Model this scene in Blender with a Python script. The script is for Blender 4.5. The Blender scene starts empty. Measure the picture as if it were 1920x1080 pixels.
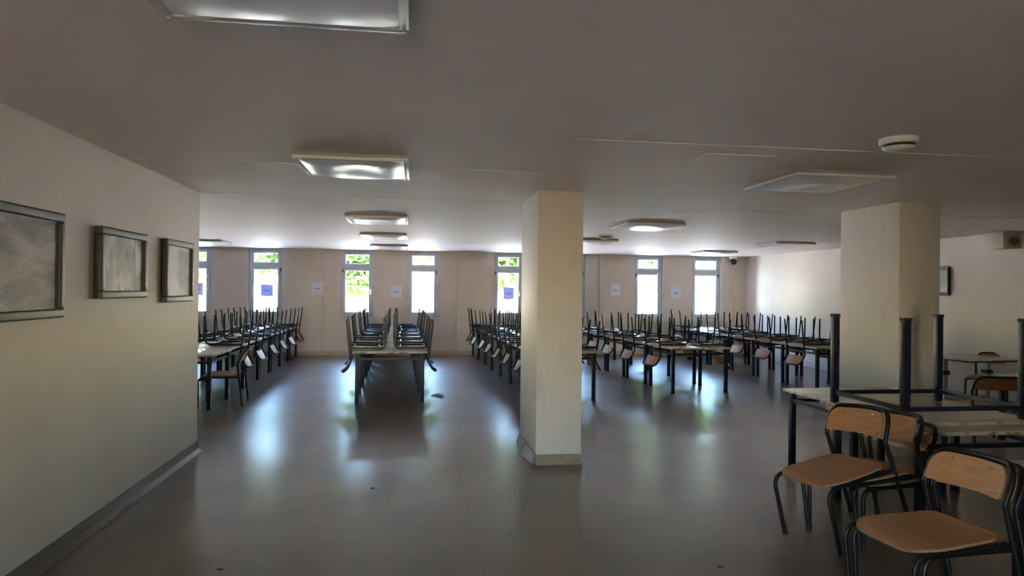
import bpy, bmesh, math, random
from mathutils import Vector, Matrix, Euler
R = random.Random(7)
S = bpy.context.scene
COL = S.collection
PI = math.pi

# ------------------------------------------------------------------ camera
F, YAW, PITCH, ROLL = 1280.0, 0.1432, 0.0024, -0.0112
cam_d = bpy.data.cameras.new('camera')
cam = bpy.data.objects.new('camera', cam_d)
COL.objects.link(cam)
cam_d.sensor_width = 36.0
cam_d.lens = 36.0 * F / 1920.0
cam_d.clip_start, cam_d.clip_end = 0.05, 400
fwd = Vector((math.sin(YAW) * math.cos(PITCH), math.cos(YAW) * math.cos(PITCH), math.sin(PITCH)))
rt = Vector((math.cos(YAW), -math.sin(YAW), 0)); up = rt.cross(fwd)
r2 = math.cos(ROLL) * rt - math.sin(ROLL) * up
u2 = math.sin(ROLL) * rt + math.cos(ROLL) * up
cam.matrix_world = Matrix(((r2.x, u2.x, -fwd.x, 0), (r2.y, u2.y, -fwd.y, 0), (r2.z, u2.z, -fwd.z, 1.67), (0, 0, 0, 1)))
S.camera = cam

# ------------------------------------------------------------------ sky, sun, exposure
S.view_settings.view_transform = 'Standard'
S.view_settings.look = 'None'
S.view_settings.gamma = 1.0
S.view_settings.use_curve_mapping = False
S.view_settings.exposure = 3.22
S.cycles.use_denoising = True
S.cycles.max_bounces = 10
S.cycles.diffuse_bounces = 7
S.cycles.glossy_bounces = 4
S.cycles.transparent_max_bounces = 16
S.cycles.sample_clamp_indirect = 30.0
world = bpy.data.worlds.new('sky'); S.world = world; world.use_nodes = True
wn = world.node_tree.nodes; wl = world.node_tree.links; wn.clear()
wo = wn.new('ShaderNodeOutputWorld'); wb = wn.new('ShaderNodeBackground')
sky = wn.new('ShaderNodeTexSky'); sky.sky_type = 'NISHITA'; sky.sun_disc = False
sky.sun_elevation = math.radians(52); sky.sun_rotation = math.radians(200)
sky.altitude = 200; sky.air_density = 1.3; sky.dust_density = .3; sky.ozone_density = 2.5
hs = wn.new('ShaderNodeHueSaturation'); hs.inputs['Saturation'].default_value = 1.12
wl.new(sky.outputs[0], hs.inputs['Color']); wl.new(hs.outputs[0], wb.inputs[0]); wb.inputs[1].default_value = 1.5
wl.new(wb.outputs[0], wo.inputs[0])
sun_d = bpy.data.lights.new('sun', 'SUN'); sun_d.energy = 44.0; sun_d.angle = math.radians(0.6); sun_d.color = (1, .95, .87)
sun = bpy.data.objects.new('sun', sun_d); COL.objects.link(sun)
sun.rotation_euler = Euler((math.radians(36), 0, math.radians(-20)))   # shines from behind the building, high
sun.location = (0, -10, 30)

# ------------------------------------------------------------------ node helpers
def mat(name, col, rough=.5, metal=0.0, spec=.5, coat=0.0, coat_r=.1):
    m = bpy.data.materials.new(name); m.use_nodes = True
    b = m.node_tree.nodes['Principled BSDF']
    b.inputs['Base Color'].default_value = (*col, 1)
    b.inputs['Roughness'].default_value = rough
    b.inputs['Metallic'].default_value = metal
    b.inputs['Specular IOR Level'].default_value = spec
    b.inputs['Coat Weight'].default_value = coat
    b.inputs['Coat Roughness'].default_value = coat_r
    return m
def N(m, t, **kw):
    n = m.node_tree.nodes.new(t)
    for k, v in kw.items():
        if k in n.inputs.keys(): n.inputs[k].default_value = v
        else: setattr(n, k, v)
    return n
def L(m, a, b): m.node_tree.links.new(a, b)
def bsdf(m): return m.node_tree.nodes['Principled BSDF']
def coords(m, scale=(1, 1, 1), world_space=False):
    mp = N(m, 'ShaderNodeMapping'); mp.inputs['Scale'].default_value = scale
    if world_space:
        g = N(m, 'ShaderNodeNewGeometry'); L(m, g.outputs['Position'], mp.inputs[0])
    else:
        t = N(m, 'ShaderNodeTexCoord'); L(m, t.outputs['Object'], mp.inputs[0])
    return mp.outputs[0]
def noise_col(m, c1, c2, scale, detail=4, vec=None, lo=.35, hi=.65, rough=.6):
    n = N(m, 'ShaderNodeTexNoise', Scale=scale, Detail=detail, Roughness=rough)
    if vec: L(m, vec, n.inputs['Vector'])
    r = N(m, 'ShaderNodeValToRGB')
    r.color_ramp.elements[0].position = lo; r.color_ramp.elements[0].color = (*c1, 1)
    r.color_ramp.elements[1].position = hi; r.color_ramp.elements[1].color = (*c2, 1)
    L(m, n.outputs['Fac'], r.inputs[0])
    return r.outputs[0]
def bump(m, scale, strength, dist=.01, vec=None, detail=3):
    n = N(m, 'ShaderNodeTexNoise', Scale=scale, Detail=detail)
    if vec: L(m, vec, n.inputs['Vector'])
    b = N(m, 'ShaderNodeBump', Strength=strength, Distance=dist)
    L(m, n.outputs['Fac'], b.inputs['Height']); L(m, b.outputs[0], bsdf(m).inputs['Normal'])
    return b

# walls and ceiling
M_wall = mat('wall_paint', (.64, .56, .47), .62, spec=.3)
L(M_wall, noise_col(M_wall, (.66, .59, .52), (.71, .635, .565), 1.3, 5, coords(M_wall, world_space=True)), bsdf(M_wall).inputs['Base Color'])
bump(M_wall, 90, .12, .002, coords(M_wall, world_space=True))
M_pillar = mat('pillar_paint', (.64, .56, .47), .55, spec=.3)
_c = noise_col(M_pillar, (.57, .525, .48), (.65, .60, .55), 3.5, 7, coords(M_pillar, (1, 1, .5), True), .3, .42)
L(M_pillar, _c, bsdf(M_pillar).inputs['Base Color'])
bump(M_pillar, 60, .12, .002, coords(M_pillar, world_space=True))
M_ceil = mat('ceiling_paint', (.66, .60, .54), .7, spec=.5)
L(M_ceil, noise_col(M_ceil, (.87, .77, .73), (.91, .805, .765), .8, 4, coords(M_ceil, (1, 2, 1), True)), bsdf(M_ceil).inputs['Base Color'])
bump(M_ceil, 2.4, .35, .02, coords(M_ceil, (.22, 2.2, 1), True), 4)
# floor: speckled sheet vinyl
M_floor = mat('floor_vinyl', (.33, .29, .26), .3, spec=.7, coat=.6, coat_r=.22)
v = coords(M_floor, world_space=True)
base = noise_col(M_floor, (.098, .060, .041), (.142, .092, .064), 1.4, 8, v, .35, .65)
spk = noise_col(M_floor, (.86, .86, .86), (1.08, 1.08, 1.08), 130, 3, v, .4, .6)
mx = N(M_floor, 'ShaderNodeMix', data_type='RGBA', blend_type='MULTIPLY'); mx.inputs[0].default_value = 1
L(M_floor, base, mx.inputs[6]); L(M_floor, spk, mx.inputs[7])
# welded joints between the vinyl sheets (real lines in the floor covering)
sep = N(M_floor, 'ShaderNodeSeparateXYZ'); g = N(M_floor, 'ShaderNodeNewGeometry'); L(M_floor, g.outputs['Position'], sep.inputs[0])
def line_mask(sock, at, w):
    a = N(M_floor, 'ShaderNodeMath', operation='SUBTRACT'); L(M_floor, sock, a.inputs[0]); a.inputs[1].default_value = at
    b = N(M_floor, 'ShaderNodeMath', operation='ABSOLUTE'); L(M_floor, a.outputs[0], b.inputs[0])
    c = N(M_floor, 'ShaderNodeMath', operation='LESS_THAN'); L(M_floor, b.outputs[0], c.inputs[0]); c.inputs[1].default_value = w
    return c.outputs[0]
mk = line_mask(sep.outputs[0], .43, .004)
nz = N(M_floor, 'ShaderNodeTexNoise', Scale=9.0, Detail=2); L(M_floor, v, nz.inputs['Vector'])
gt = N(M_floor, 'ShaderNodeMapRange'); gt.inputs[1].default_value = .46; gt.inputs[2].default_value = .58; L(M_floor, nz.outputs['Fac'], gt.inputs[0])
m1 = N(M_floor, 'ShaderNodeMath', operation='MULTIPLY'); L(M_floor, mk, m1.inputs[0]); L(M_floor, gt.outputs[0], m1.inputs[1])
mk2 = line_mask(sep.outputs[1], 7.02, .004)
m2 = N(M_floor, 'ShaderNodeMath', operation='MULTIPLY'); L(M_floor, mk2, m2.inputs[0]); m2.inputs[1].default_value = .5
ad = N(M_floor, 'ShaderNodeMath', operation='MAXIMUM'); L(M_floor, m1.outputs[0], ad.inputs[0]); L(M_floor, m2.outputs[0], ad.inputs[1])
mx2 = N(M_floor, 'ShaderNodeMix', data_type='RGBA'); L(M_floor, ad.outputs[0], mx2.inputs[0]); L(M_floor, mx.outputs[2], mx2.inputs[6]); mx2.inputs[7].default_value = (.05, .045, .04, 1)
L(M_floor, mx2.outputs[2], bsdf(M_floor).inputs['Base Color'])
rg = N(M_floor, 'ShaderNodeTexNoise', Scale=2.2, Detail=5); L(M_floor, v, rg.inputs['Vector'])
rr = N(M_floor, 'ShaderNodeMapRange'); rr.inputs[3].default_value = .36; rr.inputs[4].default_value = .46; L(M_floor, rg.outputs['Fac'], rr.inputs[0]); L(M_floor, rr.outputs[0], bsdf(M_floor).inputs['Roughness'])
_vs = coords(M_floor, (1, 2.6, 1), True); _n1 = N(M_floor, 'ShaderNodeTexNoise', Scale=20.0, Detail=4); L(M_floor, _vs, _n1.inputs['Vector'])
_n2 = N(M_floor, 'ShaderNodeTexNoise', Scale=3.0, Detail=2); L(M_floor, v, _n2.inputs['Vector'])
_m = N(M_floor, 'ShaderNodeMath', operation='MULTIPLY_ADD'); L(M_floor, _n1.outputs['Fac'], _m.inputs[0]); _m.inputs[1].default_value = .34; L(M_floor, _n2.outputs['Fac'], _m.inputs[2])
_b = N(M_floor, 'ShaderNodeBump', Strength=.35, Distance=.012); L(M_floor, _m.outputs[0], _b.inputs['Height']); L(M_floor, _b.outputs[0], bsdf(M_floor).inputs['Normal'])

M_base = mat('vinyl_skirting', (.30, .23, .17), .35)
L(M_base, noise_col(M_base, (.24, .185, .135), (.34, .265, .2), 6, 5, coords(M_base, world_space=True)), bsdf(M_base).inputs['Base Color'])
M_base_l = mat('dark_coved_skirting', (.13, .10, .075), .25)
M_base_b = mat('skirting_back', (.50, .39, .29), .4)
M_steel = mat('black_enamel_tube', (.012, .012, .014), .4, spec=.3)
L(M_steel, noise_col(M_steel, (.005, .005, .006), (.012, .011, .012), 30, 4, coords(M_steel), .4, .8), bsdf(M_steel).inputs['Base Color'])
M_navy = mat('navy_enamel_leg', (.014, .016, .045), .42, spec=.3)
L(M_navy, noise_col(M_navy, (.006, .007, .020), (.012, .013, .032), 18, 4, coords(M_navy), .4, .8), bsdf(M_navy).inputs['Base Color'])
M_cap = mat('black_rubber', (.012, .012, .012), .7)
def wood(name, c1, c2, rough, axis=(1.5, 14, 14), coat=.35):
    m = mat(name, c1, rough, coat=coat, coat_r=.18)
    v = coords(m, axis)
    L(m, noise_col(m, c1, c2, 3.0, 6, v, .3, .7), bsdf(m).inputs['Base Color'])
    bump(m, 5, .06, .002, v)
    return m
M_ply = wood('varnished_plywood', (.36, .155, .065), (.48, .235, .11), .5, coat=.0)
bsdf(M_ply).inputs['Specular IOR Level'].default_value = .32
M_ply_edge = wood('plywood_edge', (.20, .11, .06), (.28, .17, .10), .5)
M_top = wood('beige_laminate', (.50, .40, .29), (.58, .48, .36), .27, (1.2, 9, 9), .3)
M_under = wood('raw_board_underside', (.30, .23, .15), (.38, .30, .20), .5, (1.2, 6, 6), .1)
M_edge = mat('worn_edge_band', (.42, .34, .24), .45)
L(M_edge, noise_col(M_edge, (.13, .09, .06), (.50, .42, .31), 9, 5, coords(M_edge, (1, 1, 1)), .36, .5), bsdf(M_edge).inputs['Base Color'])
M_redtop = wood('reddish_laminate', (.36, .25, .22), (.42, .30, .27), .25, (1, 5, 5), .4)
M_rivet = mat('polished_rivet', (.75, .70, .6), .25, 1.0)
M_pvc = mat('grey_white_pvc', (.56, .62, .69), .35)
M_white = mat('white_plastic', (.72, .72, .70), .4)
M_gasket = mat('black_gasket', (.02, .02, .022), .6)
M_diff = mat('satin_diffuser', (.93, .93, .94), .32, spec=.6)
bump(M_diff, 3.0, .35, .03, coords(M_diff, (1, 1, 1)), 1)
M_diffrim = mat('fixture_white_steel', (.66, .66, .65), .4)
M_fixside = mat('fixture_side_steel', (.30, .30, .31), .4)
M_frame = mat('grey_green_picture_frame', (.05, .053, .046), .5, 0, .22)
M_dark = mat('black_frame', (.014, .012, .011), .4)
M_paper = mat('white_paper', (.74, .78, .9), .6)
M_paper_b = mat('backlit_paper', (.62, .68, .88), .6)
_b = bsdf(M_paper_b); _b.inputs['Transmission Weight'].default_value = 0
_tr = N(M_paper_b, 'ShaderNodeBsdfTranslucent'); _tr.inputs[0].default_value = (.50, .62, .95, 1)
_ms = N(M_paper_b, 'ShaderNodeMixShader'); _ms.inputs[0].default_value = .10
L(M_paper_b, _b.outputs[0], _ms.inputs[1]); L(M_paper_b, _tr.outputs[0], _ms.inputs[2]); L(M_paper_b, _ms.outputs[0], M_paper_b.node_tree.nodes['Material Output'].inputs[0])
M_ink = mat('print_ink', (.06, .06, .07), .6)
M_chrome = mat('chrome', (.8, .8, .8), .18, 1.0)
M_rad = mat('radiator_enamel', (.55, .53, .51), .4)
M_beigebox = mat('yellowed_plastic', (.56, .50, .34), .5)
M_grille = mat('speaker_mesh', (.18, .16, .12), .6)
M_greysteel = mat('light_grey_steel', (.50, .51, .52), .35)
M_torn = mat('screed_under_vinyl', (.12, .12, .115), .8)
M_crumb = mat('dark_crumb', (.03, .022, .016), .7)
def print_mat(name, stops, scale, seed, stretch=(1, 1, 1), glass=.12):
    m = mat(name, (.5, .5, .5), .5, spec=.2)
    mp = N(m, 'ShaderNodeMapping'); t = N(m, 'ShaderNodeTexCoord'); L(m, t.outputs['Object'], mp.inputs[0])
    mp.inputs['Location'].default_value = (seed, seed * 1.7, 0); mp.inputs['Scale'].default_value = stretch
    n = N(m, 'ShaderNodeTexNoise', Scale=scale, Detail=6, Distortion=.35); L(m, mp.outputs[0], n.inputs['Vector'])
    z = N(m, 'ShaderNodeSeparateXYZ'); L(m, t.outputs['Object'], z.inputs[0])
    a = N(m, 'ShaderNodeMath', operation='MULTIPLY_ADD'); L(m, z.outputs[2], a.inputs[0]); a.inputs[1].default_value = -.5; q = N(m, 'ShaderNodeMapRange'); q.inputs[1].default_value = .36; q.inputs[2].default_value = .64; q.inputs[3].default_value = .2; q.inputs[4].default_value = .85; L(m, n.outputs['Fac'], q.inputs[0]); L(m, q.outputs[0], a.inputs[2])
    r = N(m, 'ShaderNodeValToRGB'); L(m, a.outputs[0], r.inputs[0])
    while len(r.color_ramp.elements) < len(stops): r.color_ramp.elements.new(.5)
    for e, (p, c) in zip(r.color_ramp.elements, stops): e.position = p; e.color = (*c, 1)
    L(m, r.outputs[0], bsdf(m).inputs['Base Color'])
    return m
M_print = [
    print_mat('print_abstract_rose', [(.28, (0.062, 0.056, 0.062)), (.42, (0.211, 0.136, 0.112)), (.52, (0.124, 0.124, 0.105)), (.62, (0.298, 0.236, 0.205)), (.78, (0.186, 0.186, 0.186))], 2.6, 2.1, (1, .7, 2.2)),
    print_mat('print_woodland', [(.25, (0.031, 0.043, 0.037)), (.42, (0.099, 0.124, 0.105)), (.52, (0.062, 0.105, 0.056)), (.62, (0.248, 0.248, 0.223)), (.8, (0.322, 0.310, 0.285))], 9, 5.3, (1, 1, .45)),
    print_mat('print_leaves', [(.28, (0.037, 0.050, 0.043)), (.42, (0.074, 0.124, 0.093)), (.5, (0.186, 0.223, 0.174)), (.58, (0.260, 0.229, 0.198)), (.8, (0.310, 0.267, 0.242))], 2.6, 9.4, (1, .7, 1)),
    print_mat('print_pale', [(.3, (0.217, 0.260, 0.279)), (.5, (0.372, 0.397, 0.409)), (.6, (0.279, 0.285, 0.223)), (.75, (0.422, 0.434, 0.434))], 6, 1.4)]
# window glass: see-through pane with a Fresnel sheen
M_glass = bpy.data.materials.new('window_glass'); M_glass.use_nodes = True
nt = M_glass.node_tree; nt.nodes.clear()
o_ = nt.nodes.new('ShaderNodeOutputMaterial'); t_ = nt.nodes.new('ShaderNodeBsdfTransparent'); g_ = nt.nodes.new('ShaderNodeBsdfGlossy')
f_ = nt.nodes.new('ShaderNodeFresnel'); x_ = nt.nodes.new('ShaderNodeMixShader'); g_.inputs['Roughness'].default_value = .02
f_.inputs[0].default_value = 1.25; t_.inputs[0].default_value = (.96, .95, .95, 1)
nt.links.new(f_.outputs[0], x_.inputs[0]); nt.links.new(t_.outputs[0], x_.inputs[1]); nt.links.new(g_.outputs[0], x_.inputs[2]); nt.links.new(x_.outputs[0], o_.inputs[0])
# outdoors
M_ground = mat('sunlit_paving', (.55, .53, .50), .9)
L(M_ground, noise_col(M_ground, (.46, .45, .42), (.60, .58, .55), .5, 6, coords(M_ground, world_space=True)), bsdf(M_ground).inputs['Base Color'])
M_grass = mat('lawn', (.20, .32, .10), .9)
M_facade = mat('exterior_render', (.62, .58, .50), .8)
M_leaf = bpy.data.materials.new('leaf'); M_leaf.use_nodes = True
_b = bsdf(M_leaf); _b.inputs['Base Color'].default_value = (.045, .09, .018, 1); _b.inputs['Roughness'].default_value = .6
_tr = N(M_leaf, 'ShaderNodeBsdfTranslucent'); _tr.inputs[0].default_value = (.09, .17, .02, 1)
_ms = N(M_leaf, 'ShaderNodeMixShader'); _ms.inputs[0].default_value = .45
L(M_leaf, _b.outputs[0], _ms.inputs[1]); L(M_leaf, _tr.outputs[0], _ms.inputs[2]); L(M_leaf, _ms.outputs[0], M_leaf.node_tree.nodes['Material Output'].inputs[0])
M_bark = mat('bark', (.12, .09, .07), .9)

# ------------------------------------------------------------------ mesh helpers
class MB:
    def __init__(s): s.v = []; s.f = []; s.mi = []
    def add(s, vs, fs, mi=0):
        o = len(s.v); s.v += [tuple(x) for x in vs]; s.f += [tuple(i + o for i in f) for f in fs]; s.mi += [mi] * len(fs); return s
    def box(s, x0, x1, y0, y1, z0, z1, mi=0, M=None):
        vs = [Vector(p) for p in ((x0, y0, z0), (x1, y0, z0), (x1, y1, z0), (x0, y1, z0), (x0, y0, z1), (x1, y0, z1), (x1, y1, z1), (x0, y1, z1))]
        if M: vs = [M @ p for p in vs]
        return s.add(vs, [(0, 3, 2, 1), (4, 5, 6, 7), (0, 1, 5, 4), (1, 2, 6, 5), (2, 3, 7, 6), (3, 0, 4, 7)], mi)
    def prism(s, pts, z0, z1, mi=0, M=None):
        n = len(pts); vs = [Vector((x, y, z0)) for x, y in pts] + [Vector((x, y, z1)) for x, y in pts]
        if M: vs = [M @ p for p in vs]
        return s.add(vs, [tuple(range(n))[::-1], tuple(range(n, 2 * n))] + [(i, (i + 1) % n, n + (i + 1) % n, n + i) for i in range(n)], mi)
    def tube(s, path, r, n=8, mi=0, square=False):
        path = [Vector(p) for p in path]; rings = []
        t = (path[1] - path[0]).normalized()
        ref = Vector((1, 0, 0)) if abs(t.x) < .9 else Vector((0, 1, 0))
        a = t.cross(ref).normalized()
        for i, p in enumerate(path):
            if i == 0: t = (path[1] - path[0]).normalized()
            elif i == len(path) - 1: t = (path[-1] - path[-2]).normalized()
            else: t = ((path[i + 1] - p).normalized() + (p - path[i - 1]).normalized()).normalized()
            a = (a - t * a.dot(t)).normalized(); b = t.cross(a)
            k = 4 if square else n
            rings.append([p + (a * math.cos(2 * PI * (j + (.5 if square else 0)) / k) + b * math.sin(2 * PI * (j + (.5 if square else 0)) / k)) * (r * 1.414 if square else r) for j in range(k)])
        k = 4 if square else n
        vs = [v for rg in rings for v in rg]
        fs = [(i * k + j, i * k + (j + 1) % k, (i + 1) * k + (j + 1) % k, (i + 1) * k + j) for i in range(len(path) - 1) for j in range(k)]
        fs += [tuple(range(k))[::-1], tuple(range((len(path) - 1) * k, len(path) * k))]
        return s.add(vs, fs, mi)
    def lathe(s, prof, n=24, mi=0, c=(0, 0, 0)):
        vs = []; fs = []
        for r, z in prof:
            for j in range(n): vs.append((c[0] + r * math.cos(2 * PI * j / n), c[1] + r * math.sin(2 * PI * j / n), c[2] + z))
        for i in range(len(prof) - 1):
            for j in range(n): fs.append((i * n + j, i * n + (j + 1) % n, (i + 1) * n + (j + 1) % n, (i + 1) * n + j))
        fs += [tuple(range(n))[::-1], tuple(range((len(prof) - 1) * n, len(prof) * n))]
        return s.add(vs, fs, mi)
    def build(s, name, mats, parent=None, bevel=0, smooth=False, seg=2):
        me = bpy.data.meshes.new(name); me.from_pydata(s.v, [], s.f)
        if not isinstance(mats, (list, tuple)): mats = [mats]
        for m in mats: me.materials.append(m)
        me.polygons.foreach_set('material_index', s.mi)
        bm = bmesh.new(); bm.from_mesh(me)
        bmesh.ops.recalc_face_normals(bm, faces=bm.faces[:])
        if bevel:
            ed = [e for e in bm.edges if len(e.link_faces) == 2 and e.calc_face_angle(0) > .6]
            bmesh.ops.bevel(bm, geom=ed, offset=bevel, segments=seg, affect='EDGES', profile=.6, clamp_overlap=True)
        bm.to_mesh(me); bm.free()
        if smooth or bevel:
            me.polygons.foreach_set('use_smooth', [True] * len(me.polygons))
            me.set_sharp_from_angle(angle=math.radians(40))
        o = bpy.data.objects.new(name, me); COL.objects.link(o)
        if parent: o.parent = parent
        return o
def tag(o, label=None, cat=None, group=None, kind=None):
    if label: o['label'] = label
    if cat: o['category'] = cat
    if group: o['group'] = group
    if kind: o['kind'] = kind
    return o
def empty(name, loc=(0, 0, 0), rz=0):
    o = bpy.data.objects.new(name, None); COL.objects.link(o); o.location = loc; o.rotation_euler = (0, 0, rz)
    o.empty_display_size = .1
    return o
def kids(o): return [c for c in COL.objects if c.parent == o]
TREES = {}
def snapshot(o):
    TREES[o.name] = (o, [(c, kids(c)) for c in kids(o)])
def copy_tree(name):
    o, ch = TREES[name]
    c = o.copy(); COL.objects.link(c)
    for a, gs in ch:
        b = a.copy(); COL.objects.link(b); b.parent = c
        for g in gs:
            d = g.copy(); COL.objects.link(d); d.parent = b
    return c
def struct(o, label=None): o['kind'] = 'structure'; return tag(o, label)
def arc(c, r, a0, a1, n, f): return [f(c[0] + r * math.cos(a0 + (a1 - a0) * i / n), c[1] + r * math.sin(a0 + (a1 - a0) * i / n)) for i in range(n + 1)]

# ------------------------------------------------------------------ room shell
H = 2.62; D = 17.37; XR = 8.86; XL = -12.0; YB = -4.0; YW = 7.29; XW = -2.152
struct(MB().box(XL - .3, XR + .3, YB - .3, D + .4, -.2, 0).build('floor', M_floor), 'mottled brown-grey sheet vinyl floor with a soft sheen')
struct(MB().box(XL - .3, XR + .3, YB - .3, D + .4, H, H + .3).build('ceiling', M_ceil), 'cream painted ceiling, slightly wavy')
struct(MB().box(XW - .25, XW, YB, YW, 0, H).box(XL, XW - .25, YW - .25, YW, 0, H).build('wall_left', M_wall), 'cream wall on the left with the three framed prints')
struct(MB().box(XR, XR + .3, YB - .3, D + .4, 0, H).build('wall_right', M_wall), 'cream wall on the far right')
WR = [(-1.9, -.95)]      # unseen opening added in the wall behind the camera, for fill light
wr = MB(); xs = [XW - .25] + [q for w in WR for q in w] + [XR + .3]
for i in range(0, len(xs), 2): wr.box(xs[i], xs[i + 1], YB - .3, YB, 0, H)
for a, b in WR: wr.box(a, b, YB - .3, YB, 0, .35).box(a, b, YB - .3, YB, 2.4, H)
struct(MB().box(1.0, XR + .3, -.75, -.5, 0, H).build('blocker_wall_rear', M_wall), 'unseen cream partition added behind the viewpoint to keep rear light off the right pillar')  # added out of view, blocks rear window light from the right pillar
struct(wr.build('wall_rear', M_wall), 'cream wall behind the viewpoint')
WL = []     # glazing of the hidden left wing
wf = MB(); ys = [YW - .3] + [q for w in WL for q in w] + [D + .4]
for i in range(0, len(ys), 2): wf.box(XL - .3, XL, ys[i], ys[i + 1], 0, H)
for a, b in WL: wf.box(XL - .3, XL, a, b, 0, .6).box(XL - .3, XL, a, b, 2.45, H)
struct(wf.build('wall_far_left', M_wall), 'cream wall at the hidden left end of the hall')
WIN = [(-9.45, -8.65), (-7.8, -7.0), (-5.66, -4.86), (-3.99, -3.19), (-1.80, -.99), (-.155, .63), (2.03, 2.80), (3.66, 4.44), (5.77, 6.55), (7.37, 8.19)]
WZ0, WZ1 = .95, 2.60
bw = MB(); xs = [XL - .3] + [q for w in WIN for q in w] + [XR]
for i in range(0, len(xs), 2): bw.box(xs[i], xs[i + 1], D, D + .34, 0, H)
for a, b in WIN: bw.box(a, b, D, D + .34, 0, WZ0).box(a, b, D, D + .34, WZ1, H)
for a, b in ((-6.4, -5.95), (-2.69, -2.22), (1.10, 1.58), (4.82, 5.27), (8.56, XR)): bw.box(a, b, D - .05, D, 0, H)
struct(bw.build('wall_back', M_wall), 'long cream window wall with shallow piers')
# skirting
struct(MB().box(XW, XW + .012, YB, YW + .012, .0, .105).box(XW - .3, XW + .012, YW, YW + .012, 0, .105).add([(XW + .012, YB, .03), (XW + .012, YW, .03), (XW + .05, YW + .012, .001), (XW + .05, YB, .001)], [(0, 1, 2, 3)]).build('baseboard_left', M_base_l), 'brown vinyl skirting coved onto the floor')
struct(MB().box(XL, XR, D - .065, D, 0, .10).build('baseboard_back', M_base_b), 'tan skirting along the window wall')
struct(MB().box(XR - .014, XR, YB, D - .065, 0, .10).build('baseboard_right', M_rad), 'pale skirting along the right wall')

# pillars
def pillar(x0, y0, w, d, label):
    p = struct(MB().box(x0, x0 + w, y0, y0 + d, 0, H).build('pillar', M_pillar, bevel=.006), label)
    return p
p1 = pillar(1.169, 6.41, .444, .976, 'cream square-edged pillar in the middle of the room, near')
MB().box(1.165, 1.625, 6.398, 6.41, 0, .10).build('skirting_strip', M_base, p1)
MB().box(1.613, 1.625, 6.41, 7.40, 0, .10).build('skirting_strip', M_base, p1)
# left strip, peeling away at the foot in two lengths
def peel(y0, y1, o0, o1):
    return MB().add([(1.167, y0, .105), (1.167, y1, .105), (1.167 - o1, y1, .004), (1.167 - o0, y0, .004), (1.156, y0, .105), (1.156, y1, .105), (1.156 - o1, y1, .0), (1.156 - o0, y0, .0)],
                    [(0, 1, 2, 3), (4, 7, 6, 5), (0, 4, 5, 1), (3, 2, 6, 7), (0, 3, 7, 4), (1, 5, 6, 2)])
tag(peel(6.42, 6.86, .012, .07).build('skirting_strip', M_base, p1), 'short skirting length peeling from the pillar')
tag(peel(6.88, 7.37, .08, .03).build('skirting_strip', M_base, p1), 'skirting length leaning off the pillar')
tag(MB().add([(1.625, 6.40, .035), (1.625, 6.48, .05), (1.665, 6.47, .002), (1.66, 6.40, .002), (1.618, 6.40, .03), (1.618, 6.48, .045), (1.66, 6.47, 0), (1.655, 6.40, 0)], [(0, 1, 2, 3), (4, 7, 6, 5), (0, 4, 5, 1), (3, 2, 6, 7), (0, 3, 7, 4), (1, 5, 6, 2)]).build('loose_corner_flap', M_base, p1), 'curled end of the skirting at the pillar corner')
p2 = pillar(4.935, 6.373, .464, .977, 'cream pillar on the right behind the stacked tables')
MB().box(4.923, 5.411, 6.361, 6.373, 0, .10).build('skirting_strip', M_base, p2)
MB().box(4.923, 4.935, 6.373, 7.35, 0, .10).build('skirting_strip', M_base, p2)

# ------------------------------------------------------------------ windows
def window(i, x0, x1, side, detail=True):
    w = empty('window_%d' % i, ((x0 + x1) / 2, D, WZ0)); struct(w)
    hw = (x1 - x0) / 2; h = WZ1 - WZ0; y = .09
    fr = MB(); t = .055
    fr.box(-hw, -hw + t, y, y + .07, 0, h).box(hw - t, hw, y, y + .07, 0, h).box(-hw + t, hw - t, y, y + .07, 0, t).box(-hw + t, hw - t, y, y + .07, h - t, h)
    zt = 1.225
    fr.box(-hw + t, hw - t, y, y + .07, zt - .03, zt + .03)
    frame = fr.build('window_frame', M_pvc, w, bevel=.006)
    def sash(z0, z1, nm):
        a = hw - t + .015; q = .083; s = MB()
        s.box(-a, -a + q, y - .018, y + .045, z0, z1).box(a - q, a, y - .018, y + .045, z0, z1).box(-a + q, a - q, y - .018, y + .045, z0, z0 + q).box(-a + q, a - q, y - .018, y + .045, z1 - q * .8, z1)
        o = s.build(nm, M_pvc, w, bevel=.008)
        MB().box(-a + q - .004, a - q + .004, y + .012, y + .018, z0 + q - .004, z1 - q * .8 + .004).build('pane', M_glass, o)
        return o
    lo = sash(t - .015, zt - .015, 'casement_sash')
    hi = sash(zt + .02, h - t + .015, 'fanlight_sash')
    if detail:
        hx = (hw - t - .03) * side; hm = MB()
        hm.box(hx - .014, hx + .014, y - .03, y - .018, .56, .68)
        if side > 0 and i in (9,): hm.tube([(hx, y - .045, .63), (hx - .05, y - .05, .58), (hx - .09, y - .05, .53)], .009, 6)
        else: hm.tube([(hx, y - .03, .64), (hx, y - .055, .64), (hx, y - .055, .52)], .009, 6)
        hm.build('handle', M_chrome if i % 2 else M_white, lo)
        for z in (.10, zt - .08): MB().box(-side * (hw - t + .0) - .012, -side * (hw - t + .0) + .012, y - .035, y - .012, z - .045, z + .045).build('hinge', M_gasket if z > .5 else M_pvc, frame)
        MB().box(-.10, .10, y - .03, y - .018, h - t - .045, h - t - .025).build('fanlight_catch', M_white, hi)
    MB().box(-hw - .04, hw + .04, -.03, y, -.028, 0).build('window_sill', M_pvc, w, bevel=.005)
    return w
SIDES = [1, -1, 1, -1, 1, -1, 1, -1, 1, -1]
for i, (a, b) in enumerate(WIN): window(i + 1, a, b, SIDES[i])
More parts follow.
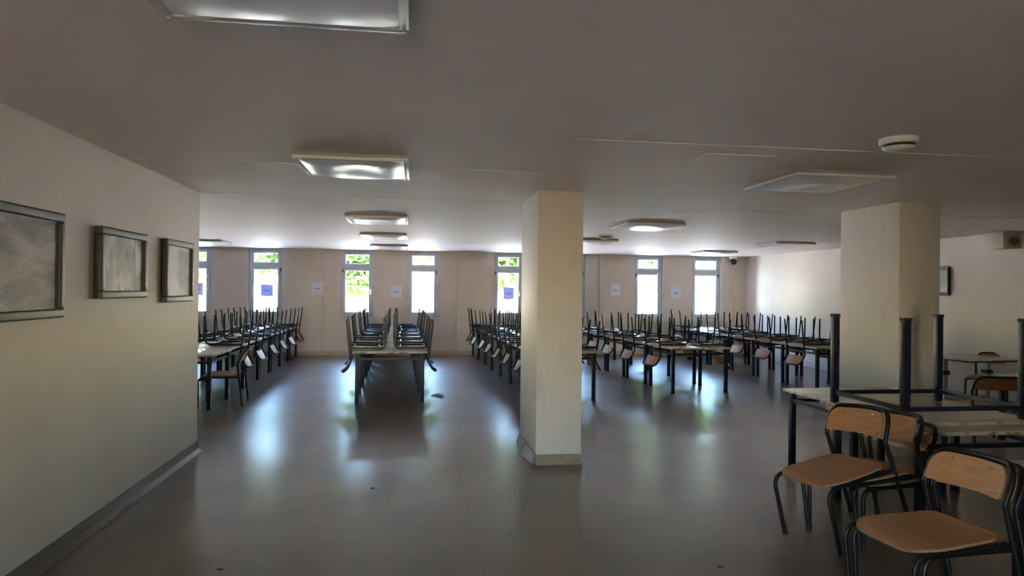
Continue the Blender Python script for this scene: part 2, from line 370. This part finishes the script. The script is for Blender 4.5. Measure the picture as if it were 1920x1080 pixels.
for j, (a, b) in enumerate(WR):
    w = struct(empty('window_%d' % (11 + j), ((a + b) / 2, YB - .2, .35)))  # unseen rear window, added to brighten the near end of the room
    hw = (b - a) / 2
    MB().box(-hw, -hw + .07, -.03, .03, 0, 2.05).box(hw - .07, hw, -.03, .03, 0, 2.05).box(-hw + .07, hw - .07, -.03, .03, 0, .07).box(-hw + .07, hw - .07, -.03, .03, 1.98, 2.05).box(-.035, .035, -.03, .03, .07, 1.98).build('window_frame', M_pvc, w)
    MB().box(-hw + .07, hw - .07, -.004, .004, .07, 1.98).build('pane', M_glass, w)
for j, (a, b) in enumerate(WL):
    w = struct(empty('window_%d' % (12 + j), (XL - .15, (a + b) / 2, .6)))
    hw = (b - a) / 2
    MB().box(-.03, .03, -hw, -hw + .07, 0, 1.85).box(-.03, .03, hw - .07, hw, 0, 1.85).box(-.03, .03, -hw + .07, hw - .07, 0, .07).box(-.03, .03, -hw + .07, hw - .07, 1.78, 1.85).build('window_frame', M_pvc, w)
    MB().box(-.004, .004, -hw + .07, hw - .07, .07, 1.78).build('pane', M_glass, w)
# portals at the openings so that daylight is sampled well
def portal(x0, x1, y, z0, z1, rx):
    l = bpy.data.lights.new('window_portal', 'AREA'); l.shape = 'RECTANGLE'; l.size = x1 - x0; l.size_y = z1 - z0
    l.cycles.is_portal = True
    o = bpy.data.objects.new('window_portal', l); COL.objects.link(o)
    o.location = ((x0 + x1) / 2, y, (z0 + z1) / 2); o.rotation_euler = (rx, 0, 0)
for a, b in WIN: portal(a, b, D + .33, WZ0, WZ1, -PI / 2)
for a, b in WR: portal(a, b, YB - .29, .35, 2.4, PI / 2)
for a, b in WL:
    portal(0, b - a, 0, .6, 2.45, PI / 2)
    o = COL.objects[-1]; o.location = (XL - .29, (a + b) / 2, 1.525); o.rotation_euler = (PI / 2, 0, -PI / 2)

# wall trims: thin conduits and radiators
def conduit(x, z1, label):
    o = MB().box(x - .012, x + .012, D - .02, D, .10, z1).box(x - .035, x + .035, D - .035, D, z1 - .07, z1).build('cable_conduit', M_wall)
    return tag(o, label, 'conduit')
conduit(-2.17, 1.72, 'thin cream cable conduit beside the left pier of the window wall')
conduit(1.05, .72, 'thin cream cable conduit with a socket box, left of the middle pier')
def radiator(x0, x1, label):
    r = empty('panel_radiator', ((x0 + x1) / 2, D - .07, .16)); tag(r, label, 'radiator', 'radiators under the windows')
    hw = (x1 - x0) / 2; m = MB().box(-hw, hw, -.015, .03, 0, .70)
    n = int((x1 - x0) / .07)
    for k in range(n):
        x = -hw + (k + .5) * (x1 - x0) / n
        m.prism([(x - .022, -.015), (x - .014, -.030), (x + .014, -.030), (x + .022, -.015)], .03, .67)
    m.build('ribbed_panel', M_rad, r)
    MB().box(-hw, hw, -.035, .05, .70, .72).build('top_grille', M_rad, r)
    MB().tube([(hw - .05, 0, 0), (hw - .05, 0, -.16)], .011, 8).build('supply_pipe', M_rad, r)
radiator(-5.30, -3.85, 'ribbed panel radiator under the two leftmost windows')
radiator(1.95, 3.20, 'ribbed panel radiator under the window left of the near pillar')
radiator(5.95, 7.05, 'ribbed panel radiator between the two right-hand windows')
radiator(7.30, 8.35, 'ribbed panel radiator under the rightmost window')

# notices
def notice(x0, x1, z0, z1, y, label, cat, m, lines=2, tilt=0):
    n = empty('paper_notice', ((x0 + x1) / 2, y, (z0 + z1) / 2)); tag(n, label, cat, 'printed notices on the window wall'); n.rotation_euler = (0, tilt, 0)
    w = (x1 - x0) / 2; h = (z1 - z0) / 2
    vs = []; fs = []
    for i in range(5):
        for j in range(5):
            xx = -w + i * w / 2; zz = -h + j * h / 2
            vs.append((xx, -.006 * math.cos(xx / w * 1.2) - .004 * (zz / h) ** 2, zz))
    fs = [(i * 5 + j, (i + 1) * 5 + j, (i + 1) * 5 + j + 1, i * 5 + j + 1) for i in range(4) for j in range(4)]
    k = len(vs); vs += [(a, b + .0012, c) for a, b, c in vs]; fs += [tuple(q + k for q in f[::-1]) for f in fs]
    MB().add(vs, fs).build('sheet', m, n, smooth=True)
    MB().box(-w * .45, w * .45, -.0095, -.0085, -.012, .002).build('print_line', M_ink, n)
    return n
yw = D - .004
notice(-2.49, -2.20, 1.49, 1.80, D - .058, 'white paper notice on the pier left of the central windows', 'notice', M_paper)
notice(-.58, -.29, 1.43, 1.74, yw, 'white paper notice taped between the two central windows', 'notice', M_paper, tilt=.03)
notice(5.10, 5.37, 1.53, 1.85, D - .058, 'white paper notice on the pier right of the near pillar', 'notice', M_paper, tilt=.06)
notice(6.78, 7.06, 1.48, 1.78, yw, 'white paper notice taped between the two right-hand windows', 'notice', M_paper)
yg = D + .085
notice(-3.71, -3.42, 1.44, 1.73, yg, 'backlit bluish notice taped inside the second window from the left', 'notice', M_paper_b)
notice(2.29, 2.57, 1.42, 1.73, yg, 'backlit bluish notice taped inside the window beside the near pillar', 'notice', M_paper_b)
notice(-5.28, -5.05, 1.45, 1.75, yg, 'backlit bluish notice in the leftmost window, cut by the wall end', 'notice', M_paper_b)

# ------------------------------------------------------------------ framed prints
def picture(y0, y1, z0, z1, m, label, depth=.055, fw=.055, x=XW, face=1, fm=None, back=None):
    p = empty('framed_print', (x, (y0 + y1) / 2, (z0 + z1) / 2)); tag(p, label, 'picture')
    hw = (y1 - y0) / 2; hh = (z1 - z0) / 2; f = face
    fr = MB()
    for (a, b, c, d) in ((-hw, hw, hh - fw, hh), (-hw, hw, -hh, -hh + fw), (-hw, -hw + fw, -hh + fw, hh - fw), (hw - fw, hw, -hh + fw, hh - fw)):
        fr.box(min(0, f * depth), max(0, f * depth), a, b, c, d)
    fr.build('frame', fm or M_frame, p, bevel=.013, seg=3)
    MB().box(min(0, f * (depth - .02)), max(0, f * (depth - .02)), -hw + fw - .002, hw - fw + .002, -hh + fw - .002, hh - fw + .002).build('print', m, p)
    MB().box(min(f * .002, f * (depth - .014)), max(f * .002, f * (depth - .014)), -hw + fw - .002, -hw + fw + .010, -hh + fw, hh - fw).box(min(f * .002, f * (depth - .014)), max(f * .002, f * (depth - .014)), hw - fw - .010, hw - fw + .002, -hh + fw, hh - fw).build('inner_lip', M_dark, p)['kind'] = 'stuff'
picture(3.42, 4.50, 1.47, 2.10, M_print[0], 'largest framed print on the left wall, rose and grey abstract')
picture(4.99, 5.80, 1.575, 2.075, M_print[1], 'middle framed print on the left wall, pale trunks and dark foliage')
picture(6.23, 6.96, 1.525, 2.08, M_print[2], 'framed print nearest the left wall end, green leaf shapes over buff')
picture(10.22, 11.0, 1.655, 2.145, M_print[3], 'black-framed pale print on the right wall, half behind the right pillar', .045, .05, XR, -1, M_dark)

# ------------------------------------------------------------------ ceiling fixtures
def fixture(x0, y0, label, dy=.86, dx=.81, warp=0.0):
    f = empty('ceiling_light', (x0 + dx / 2, y0 + dy / 2, H)); tag(f, label, 'ceiling light', 'square ceiling lights')
    a, b = dx / 2, dy / 2; h = .045
    MB().box(-a + .015, a - .015, -b + .015, b - .015, -h + .02, 0).build('housing', M_fixside, f)
    rim = MB(); t = .035
    rim.box(-a, a, -b, -b + t, -h, -h + .022).box(-a, a, b - t, b, -h, -h + .022).box(-a, -a + t, -b + t, b - t, -h, -h + .022).box(a - t, a, -b + t, b - t, -h, -h + .022)
    rim.build('rim', M_diffrim, f, bevel=.004)
    n = 16; vs = []; w1 = R.uniform(-.35, .35); w2 = R.uniform(-.3, .3)
    for i in range(n + 1):
        for j in range(n + 1):
            u = i / n * 2 - 1; v = j / n * 2 - 1
            k = (1 - u ** 4) * (1 - v ** 4)
            z = -h + .004 - .034 * k * (1 - .75 * math.exp(-((u - w1) ** 2 * 5 + (v - w2) ** 2 * 3)))
            vs.append((u * (a - t + .002), v * (b - t + .002), z))
    fs = [(i * (n + 1) + j, i * (n + 1) + j + 1, (i + 1) * (n + 1) + j + 1, (i + 1) * (n + 1) + j) for i in range(n) for j in range(n)]
    MB().add(vs, fs).build('diffuser', M_diff, f, smooth=True)
    for sx in (-1, 1):
        for sy in (-1, 1): MB().lathe([(.010, 0), (.010, .006), (.004, .009)], 8, c=(sx * (a - .018), sy * (b - .018), -h - .008)).build('corner_screw', M_greysteel, f)
fixture(-.845, 1.62, 'large unlit ceiling light cut by the top edge of the picture', .84, .82)
fixture(-.855, 4.93, 'unlit ceiling light second from the front above the left aisle')
fixture(-.895, 8.90, 'unlit ceiling light third from the front above the middle row', .94)
fixture(-.93, 11.88, 'unlit ceiling light fourth from the front above the middle row', .98)
fixture(-.94, 14.93, 'thin-looking ceiling light nearest the central windows', .9)
fixture(-4.72, 14.55, 'ceiling light half hidden by the end of the left wall', .9, .84)
fixture(2.90, 4.87, 'nearest ceiling light right of the near pillar', .86, .84)
fixture(2.86, 8.90, 'second ceiling light right of the near pillar', .94, .82)
fixture(2.88, 12.05, 'ceiling light whose left end the near pillar hides', .9, .82)
fixture(6.54, 14.75, 'ceiling light nearest the right-hand windows', .8, .82)
fixture(6.62, 11.78, 'ceiling light left of the right pillar', .84, .8)
struct(MB().box(1.99, 2.5, 4.44, 4.70, H - .004, H).build('trim_1', M_ceil), 'thin ceiling patch standing in for reflected light')  # thin plate shaped to imitate a patch of light reflected on the ceiling
struct(MB().box(3.10, 3.55, 7.75, 8.0, H - .005, H).build('trim_2', M_ceil), 'second thin ceiling patch standing in for reflected light')  # same stand-in for a reflected light patch, farther back
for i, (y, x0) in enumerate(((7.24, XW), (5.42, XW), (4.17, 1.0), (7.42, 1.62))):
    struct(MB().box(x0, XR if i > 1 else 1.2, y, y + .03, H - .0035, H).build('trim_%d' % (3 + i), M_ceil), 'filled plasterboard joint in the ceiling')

def smoke(x, y, label, r=.11, dark=False):
    s = empty('smoke_detector', (x, y, H)); tag(s, label, 'smoke detector')
    MB().lathe([(r, 0), (r, -.028), (r * .93, -.036)], 28).build('base', M_white, s, smooth=True)
    MB().lathe([(r * .80, -.036), (r * .78, -.052)], 28).build('dark_slots', M_gasket, s)
    MB().lathe([(r * .84, -.052), (r * .80, -.060), (r * .55, -.074), (r * .1, -.078)], 28).build('cap', M_white, s, smooth=True)
smoke(2.93, 3.80, 'white smoke detector on the ceiling, near and right')
smoke(3.22, 11.25, 'distant smoke detector on the ceiling beside the near pillar', .12)
c = empty('dome_camera', (8.42, 17.15, H)); tag(c, 'white ceiling bracket with black ball camera in the far right corner', 'camera')
MB().lathe([(.11, 0), (.11, -.05), (.09, -.07)], 24).build('mount', M_white, c, smooth=True)
MB().lathe([(.03, -.07), (.075, -.10), (.09, -.14), (.075, -.19), (.03, -.22)], 24).build('camera_ball', M_dark, c, smooth=True)
MB().lathe([(.034, -.222), (.03, -.228)], 16, c=(.0, 0, 0)).build('lens_ring', M_greysteel, c)

# wall loudspeaker box
s = empty('wall_speaker', (XR, 9.05, 2.36)); tag(s, 'beige wall speaker box with dark oval grille, high on the right wall', 'speaker')
MB().box(-.30, 0, -.16, .20, 0, .21).build('cabinet', M_beigebox, s, bevel=.006)
MB().box(-.335, 0, -.18, .22, .21, .235).build('top_plate', M_beigebox, s)
MB().box(-.235, -.02, -.164, -.158, .015, .20).build('grille_panel', M_beigebox, s)
ov = MB(); pts = [(-.125 + .085 * math.cos(a * PI / 12), .107 + .06 * math.sin(a * PI / 12)) for a in range(24)]
ov.add([(x, -.170, z) for x, z in pts] + [(x, -.162, z) for x, z in pts], [tuple(range(24)), tuple(range(24, 48))] + [(i, (i + 1) % 24, 24 + (i + 1) % 24, 24 + i) for i in range(24)]).build('oval_grille', M_grille, s)

# ------------------------------------------------------------------ chair
CW = .262
def make_chair(name, fine):
    t = empty(name); ns = 10 if fine else 6
    r = .0145
    # front legs with their side rails
    for sx in (-1, 1):
        P = [(sx * (CW + .0), 0.005, 0.0), (sx * (CW - .002), .004, .34)]
        P += [(sx * (CW - .002), .004 + .075 * (1 - math.cos(a)), .34 + .075 * math.sin(a)) for a in [PI / 2 * k / 5 for k in range(1, 6)]]
        P += [(sx * (CW - .002), .30, .414), (sx * (CW - .002), .515, .412)]
        leg = MB().tube(P, r, ns).build('leg', M_steel, t, smooth=True)
        if fine: MB().tube([(sx * CW, .005, 0), (sx * CW, .005, .022)], r + .003, ns).build('rubber_foot', M_cap, leg)
    # rear legs run up to the kink below the backrest
    for sx in (-1, 1):
        leg = MB().tube([(sx * CW, .575, 0), (sx * CW, .545, .30), (sx * CW, .512, .57), (sx * CW, .508, .60)], r, ns).build('leg', M_steel, t, smooth=True)
        if fine: MB().tube([(sx * CW, .575, 0), (sx * CW, .573, .022)], r + .003, ns).build('rubber_foot', M_cap, leg)
    # inverted U behind the backrest
    def yb(z): return .508 + (z - .60) * .50
    zt = .775; rc = .085; P = [(-CW, yb(.598), .598), (-CW, yb(.64), .64)]
    P += [(-CW + rc - rc * math.cos(a), yb(zt - rc + rc * math.sin(a)), zt - rc + rc * math.sin(a)) for a in [PI / 2 * k / 5 for k in range(6)]]
    half = [p for p in P]
    P = half + [(x_, yb(zt), zt) for x_ in (-.12, -.06, 0, .06, .12)] + [(-q[0], q[1], q[2]) for q in half[::-1]]
    BOW = .048
    P = [(x_, y_ + BOW * (1 - (x_ / CW) ** 2), z_) for x_, y_, z_ in P]
    MB().tube(P, r, ns).build('back_frame', M_steel, t, smooth=True)
    # under-seat cross bars
    for yc in (.10, .46): MB().tube([(-CW, yc, .405), (CW, yc, .405)], .010, 6).build('cross_bar', M_steel, t, smooth=True)
    # seat: moulded ply with waterfall front and dish
    def outline(n):
        pts = []
        w0, w1, yf, yr, c0, c1 = .275, .245, .02, .50, .14, .07
        cs = [(w0 - c0, yf + c0, c0, -PI / 2, 0), (w1 - c1, yr - c1, c1, 0, PI / 2), (-w1 + c1, yr - c1, c1, PI / 2, PI), (-w0 + c0, yf + c0, c0, PI, 3 * PI / 2)]
        for cx, cy, c_, a0, a1 in cs:
            for k in range(n + 1):
                a = a0 + (a1 - a0) * k / n; pts.append((cx + c_ * math.cos(a), cy + c_ * math.sin(a)))
        return pts
    pts = outline(6 if fine else 3); npt = len(pts); rings = [1, .97, .8, .6, .35, .12] if fine else [1, .7, .3]
    cx, cy = 0, .27
    def zz(x, y): return .444 - .020 * max(0, (.13 - y) / .11) ** 2 - .010 * math.exp(-((y - .33) / .13) ** 2) * math.cos(min(1, abs(x) / .26) * PI / 2) + .010 * max(0, (y - .42) / .08) ** 2
    vs = []; fs = []
    for side in (0, 1):
        for k in rings:
            for x, y in pts:
                X = cx + (x - cx) * k; Y = cy + (y - cy) * k
                vs.append((X, Y, zz(X, Y) - (.013 if side else 0)))
    nr = len(rings)
    for side in (0, 1):
        o = side * nr * npt
        for i in range(nr - 1):
            for j in range(npt):
                q = (o + i * npt + j, o + i * npt + (j + 1) % npt, o + (i + 1) * npt + (j + 1) % npt, o + (i + 1) * npt + j)
                fs.append(q)
        fs.append(tuple(o + (nr - 1) * npt + j for j in range(npt)))
    ne = len(fs)
    for j in range(npt): fs.append((j, (j + 1) % npt, nr * npt + (j + 1) % npt, nr * npt + j))
    mb = MB().add(vs, fs); mb.mi = [0] * ne + [1] * npt
    seat = mb.build('seat', [M_ply, M_ply_edge], t, smooth=True)
    # backrest: thin ply plate curved round the sitter, rounded upper corners
    zb0, zb1, hw, c_ = .622, .768, .245, .075
    ol = [(-hw + .012, zb0), (hw - .012, zb0), (hw, zb0 + .012)]
    ol += [(hw - c_ + c_ * math.cos(a), zb1 - c_ + c_ * math.sin(a)) for a in [PI / 2 * k / 5 for k in range(6)]]
    ol += [(-x, z) for x, z in ol[::-1][:-2]] 
    vs = []; fs = []; m_ = 12 if fine else 5
    # grid columns across the width between lower and upper edge of the outline
    def ztop(x):
        a = abs(x)
        return zb1 if a <= hw - c_ else zb1 - c_ + math.sqrt(max(0, c_ ** 2 - (a - hw + c_) ** 2))
    def zbot(x): return zb0 + .012 * max(0, (abs(x) - hw + .02) / .02) ** 2
    xs_ = sorted(set([-hw * math.cos(PI * k / (m_ * 2)) for k in range(m_ * 2 + 1)]))
    for th in (0, 1):
        for x in xs_:
            for q in range(4):
                z = zbot(x) + (ztop(x) - zbot(x)) * q / 3
                vs.append((x, yb(z) - r - .002 - (.011 if th == 0 else 0) + .045 * (1 - (x / CW) ** 2) - 0.006, z))
    nx = len(xs_); o = nx * 4
    for i in range(nx - 1):
        for q in range(3):
            fs.append((i * 4 + q, (i + 1) * 4 + q, (i + 1) * 4 + q + 1, i * 4 + q + 1)); fs.append((o + i * 4 + q, o + i * 4 + q + 1, o + (i + 1) * 4 + q + 1, o + (i + 1) * 4 + q))
    ne = len(fs)
    for i in range(nx - 1):
        fs.append((i * 4, o + i * 4, o + (i + 1) * 4, (i + 1) * 4)); fs.append((i * 4 + 3, (i + 1) * 4 + 3, o + (i + 1) * 4 + 3, o + i * 4 + 3))
    for q in range(3):
        fs.append((q, q + 1, o + q + 1, o + q)); e = (nx - 1) * 4; fs.append((e + q, o + e + q, o + e + q + 1, e + q + 1))
    mb = MB().add(vs, fs); mb.mi = [0] * ne + [1] * (len(fs) - ne)
    back = mb.build('backrest', [M_ply, M_ply_edge], t, smooth=True)
    if fine:
        for x, z in ((-.212, .648), (.212, .648), (-.125, .744), (.125, .744)):
            y = yb(z) - r - .0195 + .045 * (1 - (x / CW) ** 2)
            MB().lathe([(.009, 0), (.0075, .003), (.003, .005)], 10).build('rivet', M_rivet, back).matrix_local = Matrix.Translation((x, y, z)) @ Matrix.Rotation(PI / 2 , 4, 'X')
        for x, y in ((-.20, .10), (.20, .10), (-.19, .45), (.19, .45)):
            MB().lathe([(.008, 0), (.0065, .002), (.002, .003)], 10, c=(x, y, zz(x, y) - .0005)).build('rivet', M_rivet, seat)
    return t
chair_f = make_chair('school_chair', True); snapshot(chair_f)
chair_s = make_chair('school_chair', False); snapshot(chair_s)
used = {}
def chair(x, y, z, yaw, label, group=None, tilt=0, roll=0, fine=False, inverted=False):
    base = chair_f if fine else chair_s
    if base.name not in used: used[base.name] = 1; o = base
    else: o = copy_tree(base.name)
    tag(o, label, 'chair', group)
    o.location = (x, y, z)
    if inverted: o.rotation_mode = 'XYZ'; o.rotation_euler = (0, PI, yaw)
    else: o.rotation_mode = 'YXZ'; o.rotation_euler = (tilt, roll, yaw)
    return o

# ------------------------------------------------------------------ table
def make_table(name, hx, hy, top=M_top, legm=M_navy, lx=None, ly=None):
    t = empty(name); lx = lx or hx - .065; ly = ly or hy - .055
    MB().box(-hx, hx, -hy, hy, .722, .75).build('tabletop', [top, M_under], t, bevel=.004).data
    e = MB(); k = .0025
    e.box(-hx - k, hx + k, -hy - k, -hy, .724, .746).box(-hx - k, hx + k, hy, hy + k, .724, .746).box(-hx - k, -hx, -hy, hy, .724, .746).box(hx, hx + k, -hy, hy, .724, .746)
    e.build('edge_band', M_edge, t)
    for sx in (-1, 1):
        for sy in (-1, 1):
            lg = MB().box(sx * lx - .026, sx * lx + .026, sy * ly - .026, sy * ly + .026, .02, .722).build('leg', legm, t, bevel=.008)
            MB().box(sx * lx - .028, sx * lx + .028, sy * ly - .028, sy * ly + .028, 0, .022).build('foot_cap', M_cap, lg)
            MB().box(sx * lx - .032, sx * lx + .032, sy * ly - .008, sy * ly + .008, .60, .69).box(sx * lx - .008, sx * lx + .008, sy * ly - .032, sy * ly + .032, .60, .69).build('bracket', M_steel, lg)
    for sy in (-1, 1): MB().box(-lx + .026, lx - .026, sy * ly - .012, sy * ly + .012, .625, .657).build('rail', legm, t)
    for sx in (-1, 1): MB().box(sx * lx - .012, sx * lx + .012, -ly + .026, ly - .026, .625, .657).build('rail', legm, t)
    return t
tab = make_table('canteen_table', .535, .510); snapshot(tab)
ORD = ['first', 'second', 'third', 'fourth', 'fifth', 'sixth', 'seventh']
tfirst = [True]
def table(x, y, yaw, label, group=None, z=0, flip=False):
    if tfirst[0]: o = tab; tfirst[0] = False
    else: o = copy_tree(tab.name)
    o.location = (x, y, z); o.rotation_euler = (PI if flip else 0, 0, yaw); tag(o, label, 'table', group)
    return o
def row(rname, cx, y0, pitch, n, yaw, left, right):
    dx, dy = -math.sin(yaw), math.cos(yaw); ux, uy = math.cos(yaw), math.sin(yaw)
    for k in range(n):
        yy = y0 + k * pitch; x = cx + (yy - y0) * dx / dy
        j = R.uniform(-.012, .012); a = yaw + R.uniform(-.012, .012)
        table(x + j, yy, a, 'light-topped table, %s from the front, %s' % (ORD[k], rname), 'tables in rows')
        for s, on in ((-1, left), (1, right)):
            if k not in on: continue
            ya = (PI / 2 if s < 0 else -PI / 2) + yaw + R.uniform(-.05, .05)
            off = .07 + R.uniform(-.015, .02); sh = R.uniform(-.05, .05)
            chair(x + j + s * off * ux + sh * dx, yy + s * off * uy + sh * dy, 1.2, ya,
                  'upside-down chair on %s table from front, %s side, %s' % (ORD[k], 'left' if s < 0 else 'right', rname),
                  'chairs turned upside down on the tables', inverted=True)
ALL = range(7)
row('leftmost row', -3.195, 10.15, 1.068, 7, .010, [1, 2, 3, 4, 5, 6], [1, 2, 3, 4, 5, 6])
row('central row', -.345, 10.56, 1.032, 7, .022, ALL, ALL)
row('row behind the near pillar', 2.235, 10.50, 1.024, 7, .040, ALL, ALL)
row('row right of the near pillar', 4.64, 11.14, 1.09, 5, .058, ALL, [0, 1, 2, 3])
row('rightmost row', 7.235, 11.17, 1.062, 6, .008, [0, 1, 2, 3, 5], [0, 1, 2, 3, 4])
chair(-2.93, 10.12, 0, -1.50, 'upright chair tucked under the front table of the leftmost row')
chair(7.95, 16.75, 0, -1.3, 'upright chair behind the rightmost row, only its pale backrest showing')

# ------------------------------------------------------------------ right foreground
table(4.08, 5.64, .01, 'light-topped table behind the stacked pair, its worn left edge showing', 'tables in the right foreground')
table(3.86, 4.615, .0, 'lower table of the stacked pair, carrying an upturned table', 'tables in the right foreground')
t = make_table('canteen_table', .55, .47, M_top, M_navy, .47, .405); t.location = (3.89, 4.75, 1.502); t.rotation_euler = (PI, 0, .0)
tag(t, 'table turned upside down on another, its four legs in the air', 'table', 'tables in the right foreground')
table(3.78, 2.86, .0, 'table at the lower right corner behind the front two chairs', 'tables in the right foreground')
chair(2.601, 4.155, .015, -1.42, 'brown plywood chair in front, leaning forward on the nested chairs behind it', 'nested chairs by the stacked tables', .194, -.075, True)
chair(2.777, 4.189, .02, -1.51, 'nested chair showing its backrest right behind the leaning front chair', 'nested chairs by the stacked tables', .095, -.077, True)
chair(2.827, 4.244, .004, -1.478, 'rearmost of the three nested chairs, mostly hidden', 'nested chairs by the stacked tables', .014, -.007, True)
chair(2.352, 3.13, .013, -1.576, 'nearest brown plywood chair, large at the lower right corner', 'pair of chairs at lower right', .082, -.043, True)
chair(2.395, 3.135, .008, -1.573, 'chair nested under the nearest chair, only tubes and a backrest end showing', 'pair of chairs at lower right', .045, -.05, True)

# right middle: single tables near the right wall
t = empty('pedestal_table', (8.08, 9.02, 0), .12); tag(t, 'reddish-topped table on pale grey legs near the right wall', 'table')
MB().box(-.52, .52, -.52, .52, .725, .75).build('tabletop', M_redtop, t, bevel=.004)
MB().box(-.523, .523, -.523, -.52, .727, .748).box(-.523, -.52, -.52, .52, .727, .748).box(.52, .523, -.52, .52, .727, .748).build('edge_band', M_dark, t)
for sx in (-.40, .40): 
    lg = MB().box(sx - .035, sx + .035, -.035, .035, .04, .725).build('leg', M_greysteel, t, bevel=.006)
    MB().box(sx - .04, sx + .04, -.40, .40, 0, .045).build('foot_bar', M_greysteel, lg)
    MB().box(sx - .055, sx + .055, -.05, .05, .50, .56).build('clamp', M_dark, lg)
MB().box(-.365, .365, -.02, .02, .12, .17).build('stretcher', M_greysteel, t)
chair(8.35, 8.95, 0, -1.0, 'upright chair behind the reddish-topped table near the right wall')
table(7.28, 6.62, .12, 'table cut by the right edge of the picture, beyond the stacked pair', 'tables in the right foreground')
chair(6.50, 7.18, 0, 2.9, 'dark-backed chair pushed up to the table at the right edge')

# ------------------------------------------------------------------ floor bits
tp = empty('floor_patch', (.39, 10.68, 0)); tag(tp, 'torn dark-rimmed hole in the vinyl floor right of the middle row', 'floor damage')
o1 = [(-.115, .02), (-.06, .18), (.02, .27), (.08, .17), (.115, -.04), (.065, -.26), (-.03, -.12)]
MB().prism(o1, .0005, .004).build('torn_rim', M_gasket, tp)
MB().prism([(x * .68, y * .62) for x, y in o1], .004, .006).build('bare_screed', M_torn, tp)
for (x, y, l) in ((-1.11, 4.23, 'small dark crumb on the floor near the left skirting'), (1.86, 3.92, 'small dark crumb on the floor at the bottom edge'), (-.32, 5.8, 'small dark crumb on the floor in the left aisle'), (1.13, 7.1, 'small dark crumb on the floor left of the near pillar')):
    tag(MB().prism([(-.018, -.006), (.0, -.012), (.02, -.004), (.012, .010), (-.010, .009)], 0, .007).build('floor_crumb', M_crumb), l, 'debris').location = (x, y, 0)

# ------------------------------------------------------------------ outdoors
struct(MB().box(XL - .3, XR + .3, YB - .3, D + .4, H + .3, 7.0).build('shade_block_above', M_facade), 'unseen block over the ceiling, added to shade the ground outside')  # added mass, its shadow outside tames the bright ceiling by the windows
struct(MB().box(-90, 90, D + .4, 150, -.45, -.25).build('ground', M_ground), 'sunlit paving outside the windows')
struct(MB().box(-60, 60, D + 13, D + 15.5, -.26, -.2).build('lawn_strip', M_grass), 'grass strip outside')
def tree(x, y, zc, rx, rz, label, seed, trunk=True):
    rr_ = random.Random(seed); t = empty('broadleaf_tree', (x, y, -.3)); tag(t, label, 'tree', 'trees outside the windows')
    vs = []; fs = []
    blobs = [((k % 4 - 1.5) * .42 * rx + rr_.uniform(-.1, .1), rr_.uniform(-.4, .4) * rx, zc + (k // 4 - 1) * .5 * rz + rr_.uniform(-.1, .1), .46) for k in range(12)]
    for i in range(4200):
        b = blobs[i % 12]
        while True:
            d = Vector((rr_.uniform(-1, 1), rr_.uniform(-1, 1), rr_.uniform(-1, 1)))
            if .2 < d.length < 1: break
        p = Vector((b[0], b[1], b[2])) + Vector((d.x * rx * b[3], d.y * rx * b[3], d.z * rz * b[3]))
        a = Vector((rr_.gauss(0, 1), rr_.gauss(0, 1), rr_.gauss(0, 1))).normalized(); c_ = a.cross(Vector((rr_.gauss(0, 1), rr_.gauss(0, 1), rr_.gauss(0, 1)))).normalized()
        s_ = rr_.uniform(.12, .26); k = len(vs)
        vs += [p - a * s_, p + c_ * s_ * .55, p + a * s_, p - c_ * s_ * .55]; fs.append((k, k + 1, k + 2, k + 3))
    MB().add(vs, fs).build('crown', M_leaf, t)
    pth = [(0, 0, 0), (.08, .05, 1.2), (-.05, 0, 2.6), (.1, .05, zc + .3)]
    tr = MB().tube(pth, .13, 8)
    for b in blobs[:5]: tr.tube([(-.05, 0, 2.4), ((b[0]) * .5, b[1] * .5, (2.4 + b[2]) / 2 + .2), (b[0], b[1], b[2])], .05, 6)
    tr.build('trunk', M_bark, t, smooth=True)
for i, (xc, y, zc, rx, rz) in enumerate([(-5.26, 31, 4.3, 2.0, 2.4), (-3.6, 37, 4.5, 2.0, 2.5), (-1.4, 32, 3.4, 2.0, 2.2), (.24, 38, 5.3, 2.0, 2.2), (2.4, 33, 3.9, 2.1, 2.3), (4.05, 39, 4.9, 2.0, 2.3), (6.16, 34, 4.9, 2.1, 2.2), (7.78, 40, 5.6, 2.3, 2.3)]):
    x = xc * y / 17.5
    tree(x, y, zc + .3, rx, rz, 'leafy tree outside, seen through the %s' % ['leftmost window', 'second window from the left', 'left one of the two central windows', 'right one of the two central windows', 'window left of the near pillar', 'window behind the near pillar', 'window right of the near pillar', 'rightmost window'][i], 11 + i)
